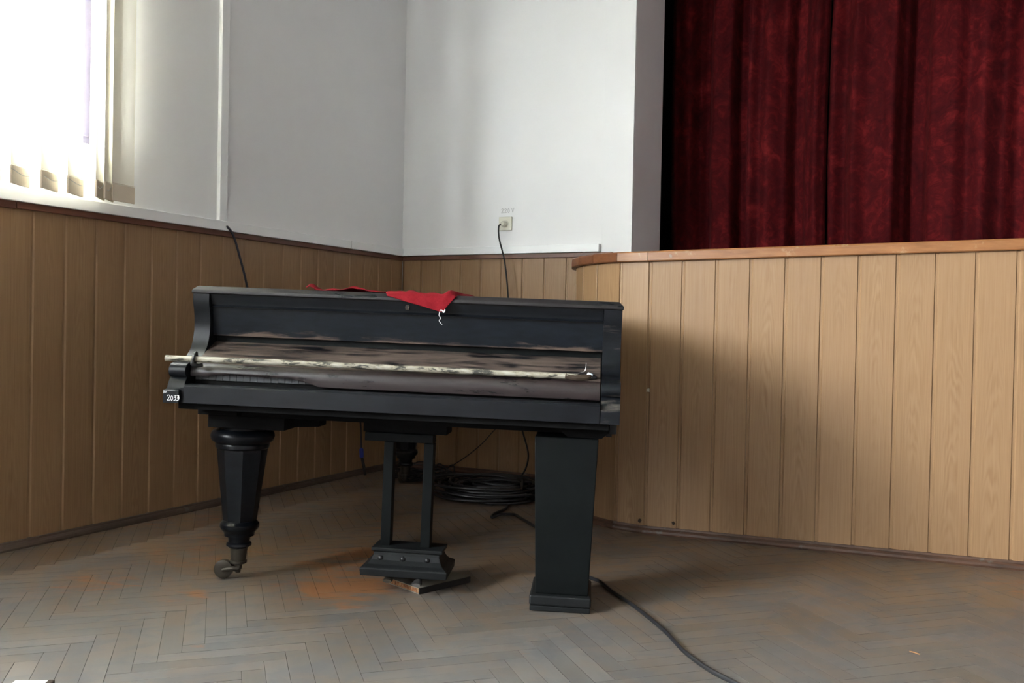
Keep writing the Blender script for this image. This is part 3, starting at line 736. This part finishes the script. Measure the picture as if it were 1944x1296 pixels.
# turned legs
def turned_leg(u, v, zt, caster_ang, zfloor):
    top = [(.085, zt), (.085, zt-.010), (.098, zt-.013), (.109, zt-.022), (.1125, zt-.035), (.109, zt-.049), (.098, zt-.058), (.093, zt-.061), (.095, zt-.066), (.094, zt-.076), (.088, zt-.081)]
    shf = [(.088, zt-.079), (.088, zt-.09), (.058, zt-.345)]
    low = [(.058, zt-.340), (.062, zt-.345), (.069, zt-.352), (.070, zt-.362), (.065, zt-.372), (.056, zt-.380), (.053, zt-.388), (.053, zt-.395), (.040, zt-.397), (.037, zt-.418), (.044, zt-.423), (.045, zt-.430), (.036, zt-.438), (.032, zt-.440)]
    leg = PB().lathe([(r, z) for r, z in shf], 8, (u, v, 0), R(22.5)).build('leg', EBLEG)
    def sub(prof, name, mat, c=(u, v), n=28):
        o = MB().lathe([(r, z+PZ) for r, z in prof], n, (c[0], c[1], 0)); return MB.build(o, name, mat, leg, smooth=True)
    sub(top, 'collar', EBLEG); sub(low, 'lower_turning', EBLEG)
    sub([(.031, zt-.440), (.0265, zt-.484), (.030, zt-.486), (.030, zt-.494), (.026, zt-.497)], 'caster_socket', IRON)
    c, s = math.cos(caster_ang), math.sin(caster_ang); wr = .033; wz = zfloor+wr
    W = Vector((u+c*.052, v+s*.052, wz+PZ))
    # forked arm
    mb = MB()
    side = Vector((-s, c, 0))
    for k in (-1, 1):
        path = catmull([Vector((u, v, zt-.497+PZ+.004)), Vector((u, v, zt-.515+PZ))+side*k*.006, Vector((u+c*.018, v+s*.018, wz+PZ+.006))+side*k*.015, W+side*k*.015], 6)
        mb.tube(path, [.013-.006*i/(len(path)-1) for i in range(len(path))], 8)
    mb.tube([Vector((u, v, zt-.495+PZ)), Vector((u, v, zt-.53+PZ))], [.013, .009], 10)
    MB.build(mb, 'caster_fork', IRON, leg, smooth=True)
    wm = MB(); K = 28; prof = [(.010, -.012), (wr*.8, -.012), (wr, -.009), (wr, .009), (wr*.8, .012), (.010, .012)]
    for r, t in prof:
        for k in range(K):
            q = 2*math.pi*k/K; wm.v.append(W+side*t+(Vector((c, s, 0))*math.cos(q)+Vector((0, 0, 1))*math.sin(q))*r)
    for i in range(len(prof)-1):
        for k in range(K): wm.f.append((i*K+k, i*K+(k+1) % K, (i+1)*K+(k+1) % K, (i+1)*K+k))
    wm.f += [tuple(range(K)), tuple(range((len(prof)-1)*K, len(prof)*K))]
    MB.build(wm, 'caster_wheel', IRON, leg, smooth=True)
    return leg
turned_leg(.090, .30, -.100, math.pi*1.02, -PZ-.0030+.09*PROLL)
turned_leg(.27, 2.38, -.100, math.pi*.7, -PZ-.003+.27*PROLL)
PB().box(.12, .42, 2.24, 2.52, -.100, .0).build('leg_block', EBU)
# square replacement leg
rl = PB(); T = [(1.153, .10), (1.362, .10), (1.362, .31), (1.153, .31)]; Bm = [(1.176, .10), (1.349, .10), (1.349, .29), (1.176, .29)]
rl.v = [(x, y, -.576) for x, y in Bm]+[(x, y, -.0605) for x, y in T]; rl.f = [(3, 2, 1, 0), (4, 5, 6, 7), (0, 1, 5, 4), (1, 2, 6, 5), (2, 3, 7, 6), (3, 0, 4, 7)]
rl = rl.build('leg', BLKP, bevel=.003); rl['label'] = 'square tapered box leg painted black'
fl = lambda u: -PZ-.0054+u*PROLL+.0007      # local floor height at u
pb = MB().box(1.158, 1.360, .078, .305, -.610+PZ, -.576+PZ); MB.build(pb, 'plinth', DUST, rl, bevel=.006)
pb = MB().box(1.160, 1.358, .082, .300, fl(1.26)+PZ+.001, -.611+PZ); MB.build(pb, 'plinth_base', DUST, rl, bevel=.003)
# pedal lyre
ly = PB(); LB = [((.598, .835), (.235, .345), -.505), ((.598, .835), (.235, .345), -.492)]
prof = [(.592, .842, .230, .350, -.492), (.592, .842, .230, .350, -.503), (.600, .832, .236, .344, -.506), (.600, .832, .234, .346, -.517), (.594, .838, .226, .354, -.532), (.582, .848, .212, .368, -.545), (.566, .862, .196, .384, -.553), (.562, .866, .192, .388, -.557), (.564, .864, .194, .386, -.582)]
for (a, b, c, d, z) in prof: ly.v += [(a, c, z), (b, c, z), (b, d, z), (a, d, z)]
for i in range(len(prof)-1):
    for k in range(4): ly.f.append((i*4+k, i*4+(k+1) % 4, (i+1)*4+(k+1) % 4, (i+1)*4+k))
ly.f += [(0, 1, 2, 3), tuple(range(4*(len(prof)-1), 4*len(prof)))[::-1]]
lyre = ly.build('pedal_lyre', DUST, bevel=.002)
def lsub(mb, name, mat, **k):
    mb.v = [(a, b, c+PZ) for a, b, c in mb.v]; return MB.build(mb, name, mat, lyre, **k)
lsub(MB().box(.54, .785, .285, .345, -.128, -.098), 'lyre_head', BLKP, bevel=.002)
for u0, u1 in ((.614, .648), (.756, .790)): lsub(MB().box(u0, u1, .272, .318, -.493, -.127), 'post', BLKP, bevel=.002)
for u in (.626, .705, .791):
    bo = MB(); b_ = [(.0095, 0), (.0095, .003), (.006, .007), (.001, .0085)]
    for r, t in b_:
        for k in range(12):
            q = 2*math.pi*k/12; bo.v.append((u+r*math.cos(q), .2305-t, -.527+r*math.sin(q)))
    for i in range(3):
        for k in range(12): bo.f.append((i*12+k, i*12+(k+1) % 12, (i+1)*12+(k+1) % 12, (i+1)*12+k))
    bo.f.append(tuple(range(36, 48)))
    lsub(bo, 'bolt', RUBBER, smooth=True)
for u, v0, z, mat in ((.662, .185, -.592, IRON), (.768, .160, -.592, STEEL)):
    pd = MB(); pa = [(v0+.13, .008, .005), (v0+.06, .009, .006), (v0+.03, .014, .007), (v0+.012, .018, .007), (v0, .014, .006)]
    for v, hw, hh in pa:
        for k in range(10):
            q = 2*math.pi*k/10; pd.v.append((u+hw*math.cos(q), v, z+.002+hh*math.sin(q)-(.004 if v < v0+.02 else 0)))
    for i in range(len(pa)-1):
        for k in range(10): pd.f.append((i*10+k, i*10+(k+1) % 10, (i+1)*10+(k+1) % 10, (i+1)*10+k))
    pd.f += [tuple(range(10)), tuple(range(40, 50))]
    lsub(pd, 'pedal', mat, smooth=True)

# ------------------------------------------------------------------ things on and around the piano
# old book under the lyre
Bk = Vector((-1.7069, 2.6529, 0)); e1 = Vector((-1.8623, 2.7305, 0))-Bk; e2 = Vector((-1.6326, 2.8708, 0))-Bk
ang = math.atan2(e2.y, e2.x); wd, ln = .172, .235
book = tag(empty('old_book', Bk+Vector((0, 0, .001))), 'old hardback book with orange page edges wedged under the pedal lyre', 'book'); book.rotation_euler = (0, 0, ang)
MB().box(0, ln, .002, wd, .0, .0022).build('back_cover', COVER, book); MB().box(0, ln, .002, wd, .0185, .0210).build('front_cover', COVER, book)
MB().box(.003, ln-.004, .004, wd-.005, .0022, .0185).build('page_block', PAGES, book); MB().box(0, ln, -.0015, .004, .0, .0210).build('spine', SPINE, book, bevel=.001)
# red cloth on the lid, a corner hanging over the front
cl = MB(); NU, NV = 60, 26; frontv = .179
def cloth_pt(s, t):
    """s 0..1 along the lid, t 0..1 from the front edge back"""
    u = .335+s*.56
    hang = 0.
    if .50 < s < .935:
        if s < .845: hang = .046*((s-.50)/.345)**1.25
        else: hang = .046*max(0., (.935-s)/.09)**1.2
    back = .02+.34*(1-.3*s)
    wave = .006*max(0, math.sin(s*21+1.0))*math.sin(min(1, t*3)*1.57)+.003*math.sin(s*47+t*9)+.004*math.sin(t*13+s*5)
    edge = frontv+.014+.045*max(0., 1-abs(s-.28)/.10)+.012*math.sin(s*17)*(1 if s < .5 else 0)
    if s > .93: edge += .05*(s-.93)/.07
    d = t*(hang+back)
    if d < hang: 
        z = .379-(hang-d); v = frontv-.0085-.0025*math.sin(s*60); 
        if hang-d < .012: v += .003*(1-(hang-d)/.012); z += .006*(1-(hang-d)/.012)
        return (u+.010*(hang-d)/.046, v, z)
    q = d-hang; v0 = frontv-.003 if hang > 0 else edge; v = v0+q
    zz = .3955+max(0., wave)*min(1., q/.02+.25)
    if hang > 0 and q < .022: zz = .386+.0105*min(1., q/.022)+.001
    bumpz = .013*math.exp(-((s-.02)/.03)**2)+.012*math.exp(-((s-.27)/.05)**2)+.009*math.exp(-((s-.35)/.04)**2)+.006*math.exp(-((s-.6)/.12)**2)+.012*math.exp(-((s-.89)/.025)**2)
    return (u, v, zz+bumpz*math.exp(-((q-.02)/.05)**2))
for j in range(NV+1):
    for i in range(NU+1):
        cl.v.append(ploc(*cloth_pt(i/NU, (j/NV)**1.6)))
for j in range(NV):
    for i in range(NU): a = j*(NU+1)+i; cl.f.append((a, a+1, a+NU+2, a+NU+1))
cb = Vector(ploc(.6, .35, .394))
cl.v = [Vector(v)-cb for v in cl.v]
cloth = MB.build(cl, 'red_cloth', CLOTH, None, smooth=True, loc=cb); cloth.data.materials[0] = CLOTH
m = cloth.modifiers.new('thick', 'SOLIDIFY'); m.thickness = .0022; m.offset = 1
tag(cloth, 'rumpled red cloth on the piano lid with a frayed corner hanging over', 'cloth')
tp = ploc(.812, .166, .336)
th = MB().tube(catmull([tp+Vector((0, -.001, .004))-cb, tp+ex*-.004+ez*-.012-cb, tp+ex*.002+ez*-.022-cb, tp+ex*-.003+ez*-.030-cb, tp+ex*.004+ez*-.040-cb, tp+ex*.008+ez*-.043-cb], 5), .0011, 5)
th.tube(catmull([tp+ez*.005-cb, tp+ex*.007+ez*.004-cb, tp+ex*.012+ez*-.002-cb, tp+ex*.016+ez*.008-cb], 4), .0022, 5)
th.build('frayed_thread', THREAD, cloth)
# white stick lying along the fallboard
sL = ploc(-.075, .022, .1440); sR = ploc(1.285, .083, .1425)
dirv = (sR-sL).normalized(); ln_ = (sR-sL).length
Ms = Matrix.Identity(4); zv = Vector((0, 0, 1)); yv = zv.cross(dirv).normalized(); zz_ = dirv.cross(yv)
Ms = Matrix(((dirv.x, yv.x, zz_.x, sL.x), (dirv.y, yv.y, zz_.y, sL.y), (dirv.z, yv.z, zz_.z, sL.z), (0, 0, 0, 1)))
stick = tag(empty('painted_stick', M=Ms), 'long white stick with peeling paint lying across the closed piano fallboard', 'stick')
nseg = 40; rs = random.Random(4)
mb = MB().tube([Vector((ln_*i/nseg, rs.uniform(-.0006, .0006), .0018*math.sin(math.pi*i/nseg*1.2)+rs.uniform(-.0005, .0005))) for i in range(nseg+1)], [.0098+rs.uniform(-.0005, .0005) for _ in range(nseg+1)], 10)
mb.build('shaft', PEEL, stick, smooth=True)
mb = MB().tube(catmull([(ln_-.04, 0, 0), (ln_-.01, -.002, -.004), (ln_+.025, .004, -.003), (ln_+.045, .006, .004)], 5), [.0101, .0095, .0098, .0095, .011, .0105, .012, .011, .012, .0105, .011, .010, .009, .008, .006, .004], 8)
mb.build('broken_end', RUST, stick, smooth=True)
mb = MB().tube(catmull([(ln_-.012, 0, .008), (ln_+.012, 0, .014), (ln_+.024, 0, .022), (ln_+.026, 0, .046)], 4), .0011, 5); mb.build('wire', STEEL, stick)
mb = MB(); K = 22
ringp = [Vector((.098+.003*math.sin(q), -.002+.013*math.cos(q)*.9, .003+.0185*math.sin(q))) for q in [2*math.pi*k/K for k in range(K+1)]]
mb.tube(ringp, .0055, 8); mb.tube(catmull([(.096, -.012, -.006), (.096, -.013, -.016), (.106, -.006, -.020), (.122, .006, -.017)], 5), [.0075]*10+[.0065]*6, 8)
mb.build('ring_hook', RUBBER, stick, smooth=True)
# small black fitting beside the stick's broken end
fp = ploc(1.318, .098, .1348)
fit = tag(empty('black_fitting', fp), 'small broken black fitting with a pale shiny chip beside the stick end', 'fitting')
Mf = Matrix.Rotation(PYAW, 4, 'Z')
mb = MB().tube([Mf @ Vector(v) for v in catmull([(-.030, -.004, .014), (-.012, 0, .006), (.010, .002, .006), (.030, .002, .004)], 5)], [.006, .007, .008, .009, .010, .0095, .0085, .0080, .0085, .009, .010, .0105, .010, .009, .007, .005], 9)
mb.build('body', RUBBER, fit, smooth=True)
mb = MB().box(-.009, .010, -.008, -.003, .006, .022, Mf @ Matrix.Rotation(.4, 4, 'Y')); mb.build('shiny_chip', m_plain('pale_glass_chip', (.55, .62, .68), .15), fit, bevel=.003)

# ------------------------------------------------------------------ socket, cords, cables
sx0, sx1, sz0, sz1 = -2.712, -2.621, 1.537, 1.622
sock = tag(empty('wall_socket', ((sx0+sx1)/2, YW, (sz0+sz1)/2)), 'ivory square power socket on the white wall under pencilled voltage', 'socket')
MB().box(-.0455, .0455, -.012, 0, -.0425, .0425).build('plate', PLATE, sock, bevel=.003)
wl = MB(); 
for r, t in ((.0225, -.012), (.0225, -.0165), (.019, -.0165), (.018, -.0125)):
    for k in range(24): q = 2*math.pi*k/24; wl.v.append((r*math.cos(q), t, r*math.sin(q)))
for i in range(3):
    for k in range(24): wl.f.append((i*24+k, i*24+(k+1) % 24, (i+1)*24+(k+1) % 24, (i+1)*24+k))
wl.f.append(tuple(range(72, 96))); wl.build('socket_ring', PLATE, sock, smooth=True)
G220 = [sh(D2, 0), sh(D2, .85), sh(D0, 1.7), [(2.8, 1.0), (3.05, 0.05), (3.4, 1.1)]]
strokes(G220, (-2.700, YW-.0062+.006, 1.648), (1, 0, 0), (0, 0, 1), .0022, .026, 'pencilled_lettering', PENCIL, wall_back, (0, -1, 0))
cord = tag(empty('power_cord', (-2.668, YW-.014, 1.576)), 'black power cord plugged into the ivory socket and hanging behind the piano', 'power cord')
pg = MB(); 
for r, t in ((.0165, -.003), (.0175, -.012), (.0165, -.026), (.011, -.034), (.004, -.036)):
    for k in range(20): q = 2*math.pi*k/20; pg.v.append((r*math.cos(q), t, r*math.sin(q)))
for i in range(4):
    for k in range(20): pg.f.append((i*20+k, i*20+(k+1) % 20, (i+1)*20+(k+1) % 20, (i+1)*20+k))
pg.f += [tuple(range(20)), tuple(range(80, 100))]; pg.build('plug', PLATE, cord, smooth=True)
base = Vector((-2.668, YW-.014, 1.576))
def wp(lst): return [Vector(p)-base for p in lst]
cp = wp([(-2.678, YW-.045, 1.572), (-2.688, YW-.055, 1.555), (-2.672, YW-.075, 1.48), (-2.625, YW-.085, 1.33), (-2.592, YW-.09, 1.10), (-2.57, YW-.09, .75), (-2.52, YW-.09, .45), (-2.47, YW-.10, .30), (-2.43, YW-.10, .17), (-2.45, YW-.10, .07), (-2.50, YW-.11, .012), (-2.56, YW-.14, .009), (-2.58, YW-.17, .009)])
MB().tube(catmull(cp, 8), .0052, 8).build('cable', RUBBER, cord, smooth=True)
# cable dropping from the trunking on the left wall, ending in a blue plug near the floor
c0 = Vector((XL+.034, 3.444, 1.412))
mc = tag(empty('microphone_cable', c0), 'dark cable from the wall trunking ending in a blue plug above the floor', 'cable')
lst = [(XL+.010, 3.440, 1.412), (XL+.03, 3.447, 1.405), (XL+.045, 3.475, 1.355), (XL+.055, 3.53, 1.20), (XL+.055, 3.60, 1.03), (XL+.055, 3.78, .78), (XL+.055, 4.10, .62), (XL+.055, 4.38, .56), (XL+.06, 4.50, .46), (XL+.065, 4.535, .33), (XL+.07, 4.542, .17)]
MB().tube([p-c0 for p in catmull(lst, 8)], .0058, 8).build('cable', NAVY, mc, smooth=True)
e = Vector((XL+.07, 4.542, .17))-c0
MB().tube([e+Vector((0, 0, .01)), e+Vector((0, 0, 0)), e+Vector((.002, .003, -.045)), e+Vector((.003, .004, -.05))], [.007, .0135, .0135, .010], 12).build('blue_collar', BLUE, mc, smooth=True)
MB().tube([e+Vector((.003, .004, -.05)), e+Vector((.012, .014, -.11)), e+Vector((.018, .02, -.158))], [.0095, .0095, .008], 10).build('plug_body', RUBBER, mc, smooth=True)
# coil of cable
cc = Vector((-2.40, 4.44, 0)); rc = random.Random(21)
coil = tag(empty('cable_coil', cc), 'round coil of black cable lying on the parquet behind the piano', 'cable coil')
path = []
for k in range(16*22):
    t = k/22; a = 2*math.pi*t; lp = int(t)
    rad = .215+.075*math.sin(lp*2.4+.3)+.012*math.sin(a*2+lp); hz = .010+.0048*lp+.004*math.sin(a*3+lp*1.3)
    dx, dy = .035*math.sin(lp*1.7), .04*math.cos(lp*2.9)
    path.append(Vector((rad*1.08*math.cos(a)+dx, rad*math.sin(a)+dy, hz)))
MB().tube(path, .0072, 7).build('cable', RUBBER, coil, smooth=True)
path2 = []
for k in range(9*20):
    t = k/20; a = 2*math.pi*t+1; lp = int(t); rad = .155+.06*math.sin(lp*1.9)+.01*math.sin(2*a)
    path2.append(Vector((rad*math.cos(a)+.05*math.sin(lp), rad*math.sin(a)+.05*math.cos(lp*2), .012+.008*lp)))
MB().tube(path2, .0065, 7).build('cable', RUBD, coil, smooth=True)
MB().tube([(.26, .06, .02), (.275, .03, .028), (.31, -.03, .022), (.33, -.06, .014)], [.010, .0125, .0125, .009], 10).build('plug', RUBBER, coil, smooth=True)
# floor cable from the coil, round behind the square leg and out to the front
lead = [(-2.29, 4.33, .03), (-2.2, 4.24, .008), (-2.14, 4.12, .008), (-2.13, 3.98, .008), (-2.095, 3.895, .0075), (-2.085, 3.96, .012), (-2.04, 4.02, .0075), (-1.96, 3.95, .0075), (-1.82, 3.81, .0075), (-1.62, 3.56, .0075), (-1.45, 3.32, .0075), (-1.33, 3.18, .0075), (-1.26, 3.135, .0075), (-1.2178, 3.108, .0075), (-1.1283, 3.0075, .0075), (-1.0378, 2.9193, .0075), (-.934, 2.8053, .0075), (-.8353, 2.6876, .0075), (-.7373, 2.5518, .0075), (-.642, 2.4536, .0075), (-.5723, 2.4042, .0075), (-.42, 2.31, .0075), (-.15, 2.24, .0075), (.3, 2.3, .0075), (.8, 2.2, .0075)]
lb = Vector((-1.0378, 2.9193, 0))
o = MB().tube([p-lb for p in catmull(lead, 8)], .0066, 8).build('floor_cable', RUBD, None, smooth=True, loc=lb)
tag(o, 'black cable snaking across the parquet from behind the square leg', 'cable')
# lead that leaves the coil towards the piano
ld = [(-2.62, 4.36, .02), (-2.70, 4.28, .0075), (-2.66, 4.16, .0075), (-2.52, 4.10, .0075), (-2.42, 4.00, .0075), (-2.44, 3.86, .0075)]
# tangle of thin wires by the tail leg
tb = Vector((-3.03, 4.66, 0)); rt_ = random.Random(33)
tang = tag(empty('wire_tangle', tb), 'loose tangle of thin dark wires around the rear piano leg', 'wires')
for k in range(11):
    q0 = rt_.uniform(0, 6.28); P = []
    for j in range(9):
        a = q0+j*.85; r = rt_.uniform(.09, .225); P.append(Vector((r*1.15*math.cos(a)+.05, r*.72*math.sin(a), .006+abs(rt_.gauss(0, .035)))))
    MB().tube(catmull(P, 5), .0034+.0012*rt_.random(), 6).build('wire', RUBD if k % 2 else RUBBER, tang, smooth=True)
tw = [(-2.55, YW-.02, .46), (-2.60, YW-.05, .40), (-2.70, YW-.12, .30), (-2.82, YW-.22, .21), (-2.92, YW-.34, .10), (-2.95, YW-.38, .05)]
tw = [(-2.42, YW-.025, .52), (-2.52, YW-.03, .43), (-2.62, YW-.03, .36), (-2.70, YW-.035, .29), (-2.78, YW-.05, .20), (-2.86, YW-.10, .12), (-2.92, YW-.2, .06)]
twb = Vector(tw[-1])
o = MB().tube([p-twb for p in catmull(tw, 6)], .0028, 6).build('thin_wire', RUBBER, None, smooth=True, loc=twb)
tag(o, 'thin dark wire sloping down the back wall to the wire tangle', 'wire')
# white packet lying in front
pk = tag(empty('card_packet', (-2.062, 1.478, .0012)), 'small white card packet with a brown end lying on the parquet', 'packet'); pk.rotation_euler = (0, 0, YAW+.06)
MB().box(-.062, .018, -.05, .01, 0, .022).build('box', PAPER, pk, bevel=.002); MB().box(.018, .034, -.05, .0105, 0, .0235).build('brown_end', RUST, pk, bevel=.003)

sp = Vector((-.155, 2.902, .003))
o = MB().tube([(-.014, .006, 0), (0, .001, .0008), (.014, -.007, 0)], [.0018, .0024, .0016], 6).build('wood_splinter', RAW, None, loc=sp)
tag(o, 'tiny orange wood splinter lying on the bare parquet before the stage', 'splinter')
